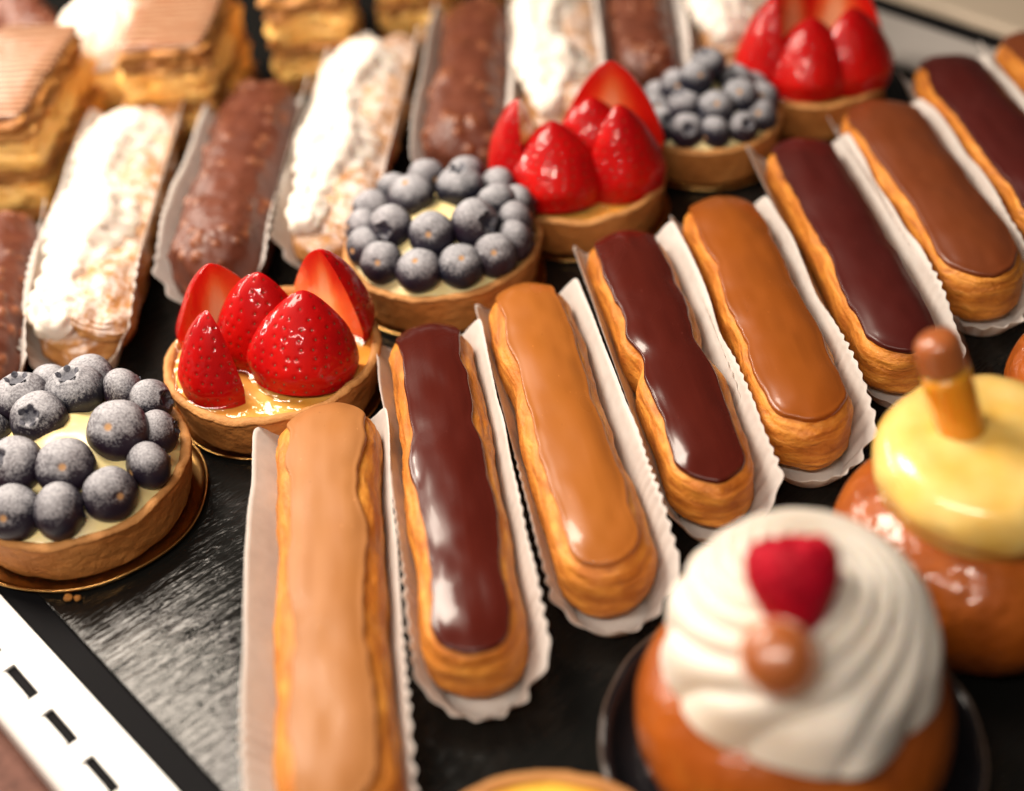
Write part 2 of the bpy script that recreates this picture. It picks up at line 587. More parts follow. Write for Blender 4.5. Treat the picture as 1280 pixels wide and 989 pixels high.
class Stadium:
    """a loaf with rounded ends along local X; surface addressed by (column j, angle phi from the top)"""
    def __init__(s, L, W, Ht, zc=1.25, seed=0, waist=(), bend=0.0, ns=56, ne=34, end_drop=0.14, a=0.88, bt=0.52, lumps=0.05):
        R = W / 2
        A = L / 2 - R
        t = np.linspace(-1, 1, ns, endpoint=False)
        e = np.linspace(0, PI, ne, endpoint=False)
        sx = np.concatenate([t * A, np.full(ne, A), -t * A, np.full(ne, -A)])
        nx = np.concatenate([np.zeros(ns), np.sin(e), np.zeros(ns), -np.sin(e)])
        ny = np.concatenate([-np.ones(ns), -np.cos(e), np.ones(ns), np.cos(e)])
        s.sx, s.nx, s.ny, s.N = sx, nx, ny, len(sx)
        s.R, s.A, s.L, s.Ht, s.zc, s.seed, s.bend, s.end_drop, s.a, s.bt, s.lumps = R, A, L, Ht, zc, seed, bend, end_drop, a, bt, lumps
        x = sx + nx * R
        w = np.ones(s.N)
        for (px, side, amp, wid) in waist:      # side -1/+1/0 = which flank is pinched
            k = amp * np.exp(-((x - px) / wid) ** 2)
            w -= k * (1 if side == 0 else (np.sign(ny) == side))
        Pn = np.stack([x * 0.45, ny * 0.9, np.full(s.N, 3.3)], -1)
        w += 0.075 * fbm(Pn, seed, 3)
        s.w = w
        s.x = x
        s.endness = sstep(A - 0.2, L / 2, np.abs(x))
    def point(s, phi):
        """phi: (rows, N) -> positions and outward directions"""
        sp, cp = np.sin(phi), np.cos(phi)
        r = np.abs(sp) ** s.a * s.R * s.w
        up = np.where(cp >= 0, np.abs(cp) ** s.bt, 0)
        dn = np.where(cp < 0, np.abs(cp) ** 0.62, 0)
        x = s.sx + s.nx * r
        top = (s.Ht - s.zc) * (1 - s.end_drop * sstep(0.0, 1.0, (np.abs(x) - s.A * 0.8) / (s.L / 2 - s.A * 0.8)))
        z = s.zc + top * up - s.zc * dn
        y = s.ny * r + s.bend * (1 - (x / (s.L / 2)) ** 2)
        P = np.stack([x, y, z], -1)
        D = np.stack([s.nx * sp, s.ny * sp, cp], -1)
        low = fbm(np.stack([x * 0.7, y * 1.1, z * 1.1], -1) + s.seed * 3.1, s.seed + 5, 2)
        P = P + D * (s.lumps * low)[..., None]
        return P, D
    def body(s, rows=54, fine=0.055):
        phi = np.linspace(0, PI, rows)[:, None] * np.ones(s.N)[None]
        P, D = s.point(phi)
        side = np.sin(phi) ** 0.7
        streak = fbm(np.stack([P[..., 0] * 0.8, phi * 7.0 + s.seed, P[..., 1] * 0.8], -1), s.seed + 9, 3)
        gr = fbm(P * 5.0, s.seed + 21, 2)
        flat = np.clip(P[..., 2] / 0.5, 0, 1)
        P = P + D * ((fine * streak + fine * 0.5 * gr) * side * flat)[..., None]
        P[..., 2] = np.maximum(P[..., 2], 0.0)
        uv = np.stack([P[..., 0], phi * s.R * 1.2 * np.sign(s.ny + 1e-6)], -1)
        return P, uv, grid_faces(rows, s.N, True)
    def strip(s, ph_side, ph_far, ph_near, thick, seed, rows=26, waver=0.12):
        """icing conforming to the top; near end is -X... +X decided by the caller (far = -X)"""
        x = s.x / (s.L / 2)
        far = sstep(0.80, 1.0, -x)
        near = sstep(0.80, 1.0, x)
        pm = ph_side * (1 - far - near) + ph_far * far + ph_near * near
        pm = pm + waver * (1 - 0.75 * near) * fbm(np.stack([s.x * 0.55, s.ny * 2.0, np.full(s.N, seed * 1.7)], -1), seed, 3)
        t = np.linspace(0, 1, rows) ** 0.75
        phi = t[:, None] * pm[None]
        P, D = s.point(phi)
        e = t[:, None] * np.ones(s.N)[None]
        th = thick * (0.85 + 0.40 * np.exp(-((e - 0.86) / 0.09) ** 2)) * np.sqrt(np.clip(1 - e ** 9, 0, 1))
        th = th * (1 + 0.18 * fbm(np.stack([P[..., 0] * 0.5, P[..., 1] * 1.2, P[..., 2] * 0], -1), seed + 3, 2)) + 0.03 - 0.09 * (e ** 12)
        P = P + D * th[..., None]
        uv = np.stack([P[..., 0], phi * s.R * np.sign(s.ny + 1e-6)], -1)
        return P, uv, grid_faces(rows, s.N, True)

def align(far, near):
    """local +X runs from the far end to the near end"""
    far, near = Vector(far), Vector(near)
    mid = (far + near) / 2
    d = near - far
    return (mid.x, mid.y), math.atan2(d.y, d.x), d.length

def paper_case(far, near, W, hL, hR, fL, fR, hE, seed, label, zbase=0.02):
    """pleated oval baking case; L/R seen when looking from far to near end: +Y local is one flank"""
    (mx, my), rz, L = align(far, near)
    st = Stadium(L + 0.5, W, 2, seed=seed, ns=230, ne=90)
    arc = np.concatenate([[0], np.cumsum(np.hypot(np.diff(st.sx + st.nx * st.R), np.diff(st.ny * st.R)))])
    rng = np.random.RandomState(seed)
    per = 0.52
    ph = arc / per * 2 * PI + 3.2 * vnoise(np.stack([arc * 0.35, arc * 0, arc * 0 + seed], -1), seed)
    tri = np.sin(ph) * (0.65 + 0.5 * vnoise(np.stack([arc * 0.9, arc * 0 + 7, arc * 0 + seed], -1), seed + 5))
    endk = sstep(0.15, 0.85, np.abs(st.nx))
    sideL = (st.ny > 0)
    h = np.where(sideL, hL, hR) * (1 - endk) + hE * endk
    fl = np.where(sideL, fL, fR) * (1 - endk) + 0.62 * endk
    # the tall flanks taper towards both ends
    tx = np.abs(st.x) / (L / 2)
    h = h * (1 - 0.30 * sstep(0.5, 1.0, st.x / (L / 2)) * (1 - endk))
    pl = np.clip(endk + 0.42 * sstep(0.05, 0.75, st.x / (L / 2) + 0.25 * vnoise(np.stack([st.x * 0.5, st.ny * 3, st.x * 0 + seed], -1), seed)) + 0.03, 0, 1)
    slow = fbm(np.stack([st.x * 0.28, st.ny, np.full(st.N, seed * 0.7)], -1), seed + 2, 2)
    rows = 14
    Vs, uvs = [], []
    for k in np.linspace(0, 1, 4)[:-1]:
        r = st.R * k
        Vs.append(np.stack([st.sx + st.nx * r, st.ny * r, np.full(st.N, zbase)], -1))
    for i in range(rows):
        t = i / (rows - 1)
        amp = (0.01 + 0.14 * t) * pl
        r = st.R + fl * (t ** 1.15) + amp * tri * (t > 0) + 0.07 * t * slow
        z = zbase + h * t + (0.045 * tri * pl + 0.22 * slow) * t ** 2
        Vs.append(np.stack([st.sx + st.nx * r, st.ny * r, z], -1))
    V = np.array(Vs)
    me = make_mesh('paper_case', V, grid_faces(len(Vs), st.N, True), M['paper'], weld=True)
    o = obj('paper_case', me, None, (mx, my, 0), (0, 0, rz))
    sol = o.modifiers.new('thickness', 'SOLIDIFY')
    sol.thickness = 0.00012
    tag(o, label, 'paper case', 'pleated paper cases under the eclairs')
    return o

# ------------------------------------------------------------------ the setting
EDGE = math.radians(-50.8)                     # direction of the tray's short ends
U = Vector((math.cos(EDGE), math.sin(EDGE), 0))   # along the short end
Nn = Vector((-math.sin(EDGE), math.cos(EDGE), 0))  # across the tray, away from the slotted rail
RZ = EDGE                                      # local +X = U, local +Y = Nn

def slab(name, x0, x1, y0, y1, z0, z1, mat, bevel=0.0):
    o = obj(name, box_mesh(name, x0, x1, y0, y1, z0, z1, mat, bevel), None, (0, 0, 0), (0, 0, RZ))
    return o

counter = tag(slab('counter', -120, 90, -80, 95, -4.0, -1.204, M['granite']), None, None, kind='structure')
tray = thing('serving_tray', 'large black serving tray with embossed mat under all the pastries', 'tray', (0, 0, -1.2), RZ)
obj('tray_base', box_mesh('tray_base', -75, 48, -17.5, 38.2, 0.0, 1.0, M['tray_black'], 0.05), tray)
obj('embossed_mat', box_mesh('embossed_mat', -74, 47, -16.6, 34.6, 1.004, 1.2, M['mat'], 0.04), tray)

def slotted_rail(y0, y1, sgn, label, xa, xb, ys0, ys1):
    """white enamel ledge with louvred slots and a rounded drop on its outer side"""
    t = thing('slotted_rail', label, 'rail', (0, 0, 0), RZ)
    bm = bmesh.new()
    pitch, sl = 2.55, 1.75
    n0, n1 = math.floor((xa - 1.41) / pitch), math.ceil((xb - 1.41) / pitch)
    z = 0.02
    def quad(pts):
        vs = [bm.verts.new(Vector(p) * S) for p in pts]
        bm.faces.new(vs)
    xs = []
    for k in range(n0, n1):
        c = 1.41 + 0.05 + k * pitch
        xs.append((c - sl / 2, c + sl / 2))
    X0, X1 = xs[0][0] - 0.6, xs[-1][1] + 0.6
    quad([(X0, ys1, z), (X1, ys1, z), (X1, y1, z), (X0, y1, z)])
    quad([(X0, y0, z), (X1, y0, z), (X1, ys0, z), (X0, ys0, z)])
    prev = X0
    for a, b in xs:
        quad([(prev, ys0, z), (a, ys0, z), (a, ys1, z), (prev, ys1, z)])
        # thickness of the sheet inside the slot
        for p, q in (((a, ys0), (b, ys0)), ((b, ys0), (b, ys1)), ((b, ys1), (a, ys1)), ((a, ys1), (a, ys0))):
            quad([(p[0], p[1], z), (q[0], q[1], z), (q[0], q[1], z - 0.12), (p[0], p[1], z - 0.12)])
        prev = b
    quad([(prev, ys0, z), (X1, ys0, z), (X1, ys1, z), (prev, ys1, z)])
    # inner lip
    iy, oy = (y1, y0) if sgn < 0 else (y0, y1)
    quad([(X0, iy, z), (X1, iy, z), (X1, iy, z - 1.2), (X0, iy, z - 1.2)])
    # rounded outer drop
    R = 0.4
    prof = [(oy + sgn * R * math.sin(a), z - R + R * math.cos(a)) for a in np.linspace(0, PI / 2, 9)] + [(oy + sgn * R, z - 1.22)]
    for (ya, za), (yb, zb) in zip(prof[:-1], prof[1:]):
        quad([(X0, ya, za), (X1, ya, za), (X1, yb, zb), (X0, yb, zb)])
    bmesh.ops.remove_doubles(bm, verts=bm.verts, dist=1e-6)
    bmesh.ops.recalc_face_normals(bm, faces=bm.faces)
    me = bpy.data.meshes.new('ledge')
    bm.to_mesh(me)
    bm.free()
    me.materials.append(M['enamel'])
    obj('ledge', me, t)
    obj('slot_shade_box', box_mesh('slot_shade_box', X0, X1, ys0 - 0.15, ys1 + 0.15, z - 0.9, z - 0.14, M['tray_black'], 0), t)  # black box added under the slots so the openings read as deep shade
    # louvre: a pressed tongue hinged on the outer edge of each slot
    w = ys1 - ys0
    g = np.linspace(0, 1, 7)
    V, F = [], []
    for i, s_ in enumerate(g):
        for j, q in enumerate(np.linspace(-1, 1, 13)):
            hx = (sl / 2 - 0.02) * q * (1 - 0.10 * s_ ** 3)
            V.append((hx, (ys0 if sgn < 0 else ys1) - sgn * (w * 0.50) * s_, z - 0.01 + 0.04 * math.sin(s_ * PI * 0.62) * (1 - q ** 6)))
    F = grid_faces(7, 13, False)
    lme = make_mesh('louvre', V, F, M['enamel'])
    for a, b in xs:
        obj('louvre', lme, t, ((a + b) / 2, 0, 0))
    return t

slotted_rail(-19.75, -17.56, -1, 'white enamel rail with louvred slots beside the bare black mat', -30, 25, -19.45, -18.70)
rail2 = thing('back_rail', 'plain grey-white metal ledge past the last eclairs', 'rail', (0, 0, 0), RZ)
obj('ledge', box_mesh('ledge', -60, 45, 32.0, 35.6, 0.03, 0.55, M['ledge_shaded'], 0.12), rail2)
case_wall = thing('case_panel', 'beige panel of the display case past the grey ledge', 'panel', (0, 0, 0), RZ)
obj('sheet', box_mesh('sheet', -75, 60, 38.3, 60, -1.1, 0.35, M['panel'], 0.2), case_wall)

# ------------------------------------------------------------------ eclairs
def eclair(far, near, W, Ht, mat, label, seed, waist=(), bend=0.0, side=0.92, ph_far=1.25, ph_near=0.80, thick=0.13, z=0.06, tilt=0.0):
    (mx, my), rz, L = align(far, near)
    t = thing('eclair', label, 'eclair', (mx, my, z), rz, 'iced eclairs in a row')
    t.rotation_euler = (tilt, 0, rz)
    st = Stadium(L, W, Ht, seed=seed, waist=waist, bend=bend)
    P, uv, F = st.body()
    obj('pastry', make_mesh('eclair_pastry', P, F, M['choux'], uv=uv, weld=True), t)
    P, uv, F = st.strip(side, ph_far, ph_near, thick, seed + 40)
    obj('icing', make_mesh('eclair_icing', P, F, mat, uv=uv, weld=True), t)
    return t

ECL = [
 # far end, near end, width, height, icing, label, waist, bend, extra
 ((-6.80, 0.35), (-5.95, -17.5), 3.6, 3.0, 'coffee_pale', 'pale coffee-iced eclair next to the bare black mat, first of its row', [(2.5, 1, 0.08, 1.6), (-1.5, 0, 0.06, 1.5)], 0.0, dict(side=0.70, ph_near=0.74)),
 ((-3.1, 4.6), (-1.80, -12.3), 3.20, 2.9, 'choc', 'glossy dark chocolate eclair with long pale highlights, second from the bare mat', [], 0.05, dict(side=0.80, ph_near=0.90)),
 ((0.85, 6.5), (2.62, -9.6), 3.30, 2.9, 'coffee', 'caramel-coloured coffee eclair, third from the bare mat', [(-2, -1, 0.08, 1.6)], -0.05, dict(side=0.78, ph_near=0.74)),
 ((5.12, 9.5), (6.65, -6.1), 3.20, 2.9, 'choc', 'dark chocolate eclair pinched in at its middle, fourth from the bare mat', [(0.9, -1, 0.30, 0.8), (0.6, 1, 0.16, 0.9)], 0.0, dict(side=0.86, ph_near=0.88)),
 ((9.4, 11.2), (10.4, -3.9), 3.45, 2.9, 'coffee_deep', 'brown coffee eclair with a wavy icing edge, fifth from the bare mat', [(1.5, -1, 0.07, 1.2), (-2.6, -1, 0.05, 1.0)], 0.0, dict(side=0.90, ph_near=0.80)),
 ((13.75, 15.2), (14.6, -0.4), 3.05, 2.8, 'choc_matte', 'matt dark chocolate eclair whose tip sits behind the amber pipette', [], 0.0, dict(side=0.94, ph_near=0.95)),
 ((17.75, 17.7), (18.9, 3.3), 3.70, 2.9, 'milk', 'wide milk-chocolate-brown eclair, seventh from the bare mat', [], 0.0, dict(side=0.90, ph_near=0.9)),
 ((21.9, 21.2), (22.9, 6.6), 3.4, 2.9, 'choc_matte', 'dark chocolate eclair beside the grey ledge, eighth from the bare mat', [], 0.0, dict(side=0.92)),
 ((26.3, 22.6), (27.2, 8.5), 3.4, 2.9, 'milk', 'last eclair of the row, brown-iced, closest to the grey ledge', [], 0.0, dict(side=0.92)),
]
CASES = [  # base width, height and flare of the +Y flank, of the -Y flank, height of the ends
 (2.5, 2.3, 2.2, 0.95, 1.55, 0.9),
 (2.3, 2.5, 2.2, 1.05, 0.88, 0.9),
 (2.3, 2.6, 2.0, 1.08, 0.85, 0.9),
 (2.3, 2.7, 2.2, 1.08, 0.88, 0.9),
 (2.4, 2.5, 2.3, 1.02, 0.92, 0.9),
 (2.3, 2.5, 2.3, 1.15, 1.15, 0.9),
 (2.5, 2.5, 2.3, 1.00, 1.00, 0.9),
 (2.4, 2.5, 2.4, 1.00, 1.05, 0.9),
 (2.4, 2.4, 2.4, 0.90, 1.00, 0.9),
]
ORD = ['first', 'second', 'third', 'fourth', 'fifth', 'sixth', 'seventh', 'eighth', 'ninth']
UNDER = ['pale coffee eclair', 'glossy dark eclair', 'caramel-coloured eclair', 'pinched dark eclair', 'wavy-edged brown eclair', 'matt dark eclair', 'wide milk-brown eclair', 'dark eclair', 'brown eclair']
for i, (a, b, W, H, mname, label, waist, bend, extra) in enumerate(ECL):
    eclair(a, b, W, H, M[mname], label, 100 + i * 7, waist, bend, **extra)
    w, hL, hR, fL, fR, hE = CASES[i]
    paper_case(a, b, w, hL, hR, fL, fR, hE, 300 + i * 11, 'white pleated paper case under the %s, %s of its row' % (UNDER[i], ORD[i]))

# ------------------------------------------------------------------ back row: nut-chocolate bars and cream-filled eclairs
def nut_eclair(far, near, W, Ht, label, seed):
    (mx, my), rz, L = align(far, near)
    t = thing('nut_eclair', label, 'eclair', (mx, my, 0.06), rz, 'nut chocolate eclairs in the back row')
    st = Stadium(L, W, Ht, seed=seed, lumps=0.10, ns=90, ne=50, a=0.8, bt=0.8)
    rows = 64
    phi = np.linspace(0, PI, rows)[:, None] * np.ones(st.N)[None]
    P, D = st.point(phi)
    rng = np.random.RandomState(seed)
    d = np.zeros(P.shape[:2])
    for k in range(105):
        j = rng.randint(st.N)
        ph = rng.uniform(0.05, 2.0)
        c, _ = st.point(np.full((1, st.N), ph))
        c = c[0, j]
        rad = rng.uniform(0.09, 0.26)
        q = np.sum((P - c) ** 2, -1)
        d = np.maximum(d, (rad * 0.75) * np.exp(-(q / rad ** 2) ** 1.4))
    P = P + D * d[..., None] + D * (0.03 * fbm(P * 3, seed, 2))[..., None]
    P[..., 2] = np.maximum(P[..., 2], 0)
    obj('coated_pastry', make_mesh('nut_eclair', P, grid_faces(rows, st.N, True), M['nutty'], attrs={'nut': np.clip(d / 0.12, 0, 1)}, weld=True), t)
    return t

def cream_eclair(far, near, W, Ht, label, seed, off=-0.45):
    """sugared choux split open with a ruffled ribbon of whipped cream; off = flank the cream leans to"""
    (mx, my), rz, L = align(far, near)
    t = thing('cream_eclair', label, 'eclair', (mx, my, 0.06), rz, 'cream-filled eclairs in the back row')
    st = Stadium(L, W, Ht * 0.86, seed=seed, waist=[(-0.5, 0, 0.16, 1.8)], lumps=0.22, a=0.98, bt=0.85, end_drop=0.3)
    P, uv, F = st.body(fine=0.08)
    obj('pastry', make_mesh('cream_eclair_base', P, F, M['choux_sugar'], uv=uv, weld=True), t)
    # lid, leaning away from the cream
    ld = Stadium(L * 0.97, W * 0.62, 1.5, zc=0.55, seed=seed + 3, lumps=0.22, a=0.98, bt=0.85, end_drop=0.35)
    P, uv, F = ld.body(fine=0.08)
    o = obj('lid', make_mesh('cream_eclair_lid', P, F, M['choux_sugar'], uv=uv, weld=True), t, (0, -off * 1.9, Ht * 0.44), (math.radians(-20), 0, 0))
    # cream ribbon
    n, m_ = 260, 40
    u = np.linspace(-1, 1, n)
    th = np.linspace(0, 2 * PI, m_, endpoint=False)
    X = u * (L / 2 - 0.35)
    endf = np.sqrt(np.clip(1 - np.abs(u) ** 4, 0, 1))
    k = X * 2 * PI / 1.05
    V = np.zeros((n, m_, 3))
    for j, a in enumerate(th):
        sh = k + 2.1 * np.sin(a) + 1.2 * vnoise(np.stack([X * 0.8, X * 0, X * 0 + seed], -1), seed)
        rad = (1 + 0.30 * np.abs(np.sin(sh / 2)) ** 0.8 - 0.12 + 0.08 * np.sin(7 * a)) * (1 + 0.24 * np.sin(X * 0.85 + seed))
        rad = rad * (0.15 + 0.85 * endf)
        V[:, j, 0] = X + 0.22 * np.sin(a) * endf
        V[:, j, 1] = off * 1.15 + 0.30 * np.sin(X * 0.7 + seed) + rad * np.cos(a) * W * 0.35
        V[:, j, 2] = Ht * 0.80 - 0.35 * (np.abs(u) ** 3) + rad * np.sin(a) * 1.0
    F = grid_faces(n, m_, True)
    F += [tuple(range(m_)), tuple((n - 1) * m_ + j for j in range(m_ - 1, -1, -1))]
    V = V + (0.13 * fbm(V * 2.2, seed, 2))[..., None] * np.array([0.3, 1, 1])
    obj('whipped_cream', make_mesh('cream_ribbon', V, F, M['whip'], weld=True), t)
    return t

BACK = [
 ('nut', (-22.0, 16.2), (-21.0, 4.5), 3.4, 3.0, 'nut-studded chocolate eclair beside the first cream eclair, nearest the slotted rail'),
 ('cream', (-16.7, 24.6), (-17.4, 6.2), 3.9, 3.1, 'sugared eclair with thick whipped cream, behind the blueberry tart at the row end'),
 ('nut', (-10.6, 25.4), (-12.2, 9.8), 4.0, 3.3, 'nut-studded chocolate eclair behind the strawberry tart next to the blueberry end tart'),
 ('cream', (-4.9, 29.6), (-7.4, 11.6), 3.7, 3.2, 'sugared eclair with whipped cream behind the blueberry tart between two strawberry tarts'),
 ('nut', (0.5, 32.0), (-1.3, 17.0), 3.7, 3.2, 'nut-studded chocolate eclair between two cream eclairs behind the middle tarts'),
 ('cream', (4.6, 34.5), (3.6, 19.4), 3.6, 3.2, 'sugared cream eclair with its tip behind the second strawberry tart'),
 ('nut', (9.4, 36.0), (8.2, 22.5), 3.3, 3.1, 'nut-studded chocolate eclair behind the dusty blueberry tart by the ledge end'),
 ('cream', (13.9, 38.0), (12.9, 24.8), 3.6, 3.2, 'sugared cream eclair behind the strawberry tart by the grey ledge'),
]
BACKU = ['nut eclair nearest the slotted rail', 'thick-cream eclair behind the end blueberry tart', 'nut eclair behind the five-half strawberry tart', 'cream eclair behind the cream-gapped blueberry tart',
         'nut eclair between the two middle cream eclairs', 'cream eclair behind the second strawberry tart', 'nut eclair behind the dusty blueberry tart', 'last cream eclair by the grey ledge']
for i, (kind, a, b, W, H, label) in enumerate(BACK):
    (nut_eclair if kind == 'nut' else cream_eclair)(a, b, W, H, label, 500 + i * 9)
    paper_case(a, b, W * 0.66, 2.9, 2.8, 1.05, 1.15, 0.8, 620 + i * 13, 'white paper case under the ' + BACKU[i])

# ------------------------------------------------------------------ berries
def berry_mesh():
    n, m_ = 40, 36
    ph = np.linspace(0, PI, n)
    th = np.linspace(0, 2 * PI, m_, endpoint=False)
    PH, TH = np.meshgrid(ph, th, indexing='ij')
    r = 1 + 0.015 * np.cos(5 * TH) * np.sin(PH)
    rim = 0.40 + 0.05 * np.cos(5 * TH)
    pit = 1 - sstep(rim * 0.55, rim, PH)
    r = r - 0.20 * pit + 0.05 * np.exp(-((PH - rim) / 0.09) ** 2)
    r = r - 0.05 * np.exp(-((PI - PH) / 0.16) ** 2)
    X = r * np.sin(PH) * np.cos(TH)
    Y = r * np.sin(PH) * np.sin(TH)
    Z = r * np.cos(PH) * 0.83
    scar = 1 - sstep(0.10, 0.17, PI - PH)
    return make_mesh('blueberry', np.stack([X, Y, Z], -1), grid_faces(n, m_, True), M['berry'], attrs={'scar': scar, 'pit': pit * 0.7}, weld=True)
BERRY = berry_mesh()

def crown_mesh():
    V, F = [], []
    for k in range(5):
        a = 2 * PI * k / 5
        pts = []
        for (da, r, z) in ((-0.45, 0.30, 0.74), (0.45, 0.30, 0.74), (0.28, 0.36, 0.83), (0.0, 0.41, 0.865), (-0.28, 0.36, 0.83)):
            pts.append((r * math.cos(a + da), r * math.sin(a + da), z))
        inn = [(x * 0.93, y * 0.93, z - 0.03) for x, y, z in pts]
        o = len(V)
        V += pts + inn
        F += [tuple(o + i for i in range(5)), tuple(o + 5 + i for i in range(4, -1, -1))]
        F += [(o + i, o + 5 + i, o + 5 + (i + 1) % 5, o + (i + 1) % 5) for i in range(5)]
    return make_mesh('blueberry_crown', V, F, M['crown'], smooth=False)
CROWN = crown_mesh()

TO_CAM = Vector((0, -0.75, 0.66))
def blueberry(parent, pos, rad, face, rng):
    """face: 'crown' / 'scar' turn that end to where the photo shows it; 'side' lays the berry over; or a vector for the crown"""
    if isinstance(face, tuple):
        d = Vector(face)
    elif face == 'crown':
        d = TO_CAM + Vector((rng.uniform(-.3, .3), rng.uniform(-.2, .2), rng.uniform(-.2, .3)))
    elif face == 'scar':
        d = -(TO_CAM + Vector((rng.uniform(-.2, .2), rng.uniform(-.15, .15), rng.uniform(-.15, .25))))
    elif face == 'up':
        d = Vector((rng.uniform(-.4, .4), rng.uniform(-.2, .3), 1))
    else:
        a = rng.uniform(0, 2 * PI)
        d = Vector((math.cos(a), abs(math.sin(a)) * 0.8, rng.uniform(-0.5, 0.1)))
    q = d.to_track_quat('Z', 'Y')
    o = obj('blueberry', BERRY, parent, pos, None, rad * 1.06)
    o.rotation_euler = (q.to_matrix() @ Matrix.Rotation(rng.uniform(0, 6), 3, 'Z')).to_euler()
    obj('crown', CROWN, o)
    return o

# ------------------------------------------------------------------ tarts
def gold_card(x, y, R, label, lift=0.30):
    prof = [(0, 0.05), (R * 0.5, 0.05), (R * 0.93, 0.06), (R * 0.985, 0.10), (R, lift * 0.6), (R * 1.005, lift), (R * 0.997, lift + 0.02),
            (R * 0.985, lift), (R * 0.975, 0.16), (R * 0.93, 0.11), (R * 0.5, 0.10), (0, 0.10)]
    def wob(V):
        th = np.arctan2(V[..., 1], V[..., 0])
        k = 1 + 0.010 * np.sin(3 * th + x) + 0.006 * np.sin(7 * th + y)
        V[..., 0] *= k
        V[..., 1] *= k
        return V
    V, F = lathe(prof, 128, wob)
    o = obj('gold_card', make_mesh('gold_card', V, F, M['gold'], weld=True), None, (x, y, 0))
    return tag(o, label, 'cake board', 'gold cards under the tarts')

def tart_shell(parent, R, H, seed, z0=0.11):
    tw = 0.40
    rb = R * 0.90
    prof = [(0, 0), (rb * 0.6, 0), (rb - 0.12, 0.0), (rb, 0.10)]
    for t in np.linspace(0.06, 0.93, 22):
        prof.append((rb + (R - rb) * t ** 0.9, 0.10 + (H - 0.10) * t))
    for a in np.linspace(0.2, PI - 0.1, 10):
        prof.append((R - tw / 2 + tw / 2 * math.cos(a), H - tw / 2 * 0.9 + tw / 2 * math.sin(a)))
    prof += [(R - tw, H - 0.3), (R - tw - 0.05, H * 0.5), (R * 0.5, H * 0.42), (0, H * 0.42)]
    pr = np.array(prof)
    def wob(V):
        n_ = fbm(np.stack([V[..., 0] * 0.9, V[..., 1] * 0.9, V[..., 2] * 1.2], -1), seed, 3)
        f_ = fbm(V * 4.0, seed + 4, 2)
        k = 1 + (0.011 * n_ + 0.007 * f_)
        V[..., 0] *= k
        V[..., 1] *= k
        up = sstep(H * 0.6, H, V[..., 2])
        V[..., 2] += up * 0.11 * fbm(np.stack([V[..., 0] * 0.7, V[..., 1] * 0.7, V[..., 2] * 0], -1), seed + 8, 3)
        return V
    V, F = lathe(prof, 180, wob)
    edge = (sstep(H - 0.25, H, pr[:, 1]) * (pr[:, 0] > R * 0.7))[:, None] * np.ones(180)[None]
    return obj('shell', make_mesh('tart_shell', V, F, M['shell'], attrs={'edge': edge}, weld=True), parent, (0, 0, z0))

def filling(parent, R, z, dome, mat, seed, name='cream', bumps=0.06, hfun=None, rings=44, n=120, uplift=0.0):
    rr = np.linspace(0, 1, rings)
    th = np.linspace(0, 2 * PI, n, endpoint=False)
    RR, TH = np.meshgrid(rr, th, indexing='ij')
    X, Y = R * RR * np.cos(TH), R * RR * np.sin(TH)
    Z = z + dome * (1 - RR ** 2) + bumps * fbm(np.stack([X * 0.9, Y * 0.9, X * 0 + seed], -1), seed, 2) * (1 - RR ** 6)
    if hfun is not None:
        Z = Z + hfun(X, Y)
    V = np.stack([X, Y, Z], -1)
    return obj(name, make_mesh(name, V, grid_faces(rings, n, True), mat, weld=True), parent)

def blueberry_tart(x, y, R, H, label, seed, berries, card_label, rc):
    gold_card(x, y, rc, card_label)
    t = thing('blueberry_tart', label, 'tart', (x, y, 0), 0, 'blueberry tarts')
    tart_shell(t, R, H, seed)
    filling(t, R - 0.30, H - 0.12, 1.45, M['pastry_cream'], seed, bumps=0.20)
    rng = random.Random(seed)
    for (bx, by, bz, rad, face) in berries:
        blueberry(t, (bx, by, bz), rad, face, rng)
    return t

def ring_fill(R, H, seed, ring_n, inner_n, rad, spots=None):
    rng = random.Random(seed)
    out = []
    for k in range(ring_n):
        a = 2 * PI * k / ring_n + rng.uniform(-.07, .07)
        rr = R - 0.40 - rad * 0.75
        out.append((rr * math.cos(a), rr * math.sin(a), H + rad * 0.55 + rng.uniform(-.05, .1), rad * rng.uniform(.88, 1.08), rng.choice(['scar', 'crown', 'side', 'side', 'scar'])))
    for k in range(inner_n):
        a = 2 * PI * (k + .5) / inner_n + rng.uniform(-.1, .1)
        rr = R * 0.44
        out.append((rr * math.cos(a), rr * math.sin(a), H + rad * 1.45 + rng.uniform(-.05, .1), rad * rng.uniform(.95, 1.12), rng.choice(['scar', 'crown', 'up'])))
    return out

# first tart: the berries the photo shows, then the hidden side of the ring
B1 = [(-0.96, 0.95, 3.55, .98, (-0.1, -0.6, 0.75)), (2.05, -0.13, 3.55, 1.06, (0.1, 0.6, -0.75)), (0.45, -1.70, 3.50, .98, 'scar'), (-1.40, -1.36, 3.5, 1.02, (-0.4, -0.35, 0.8)),
      (-2.0, 2.65, 3.25, 1.02, (0.05, 0.1, 1)), (0.05, 2.50, 3.40, 1.05, (-0.05, -0.05, 1)), (0.35, 3.55, 3.05, .92, 'side'), (1.70, 2.65, 3.05, .84, 'side'), (2.80, 1.95, 2.95, .84, (0.9, -0.25, 0.3)),
      (3.25, 0.30, 2.90, .80, 'side'), (3.10, -1.35, 2.85, .82, (0.7, 0.6, -0.2)), (1.95, -2.60, 2.85, .92, (-0.6, 0.6, -0.4)), (0.30, -3.15, 2.85, .98, 'side'), (-1.30, -3.00, 2.85, .95, 'scar'),
      (-2.75, -2.10, 2.85, .92, 'scar'), (-3.25, -0.55, 2.85, .95, 'side'), (-3.15, 1.10, 2.9, .95, 'side'), (-1.1, 3.55, 2.9, .85, 'side')]
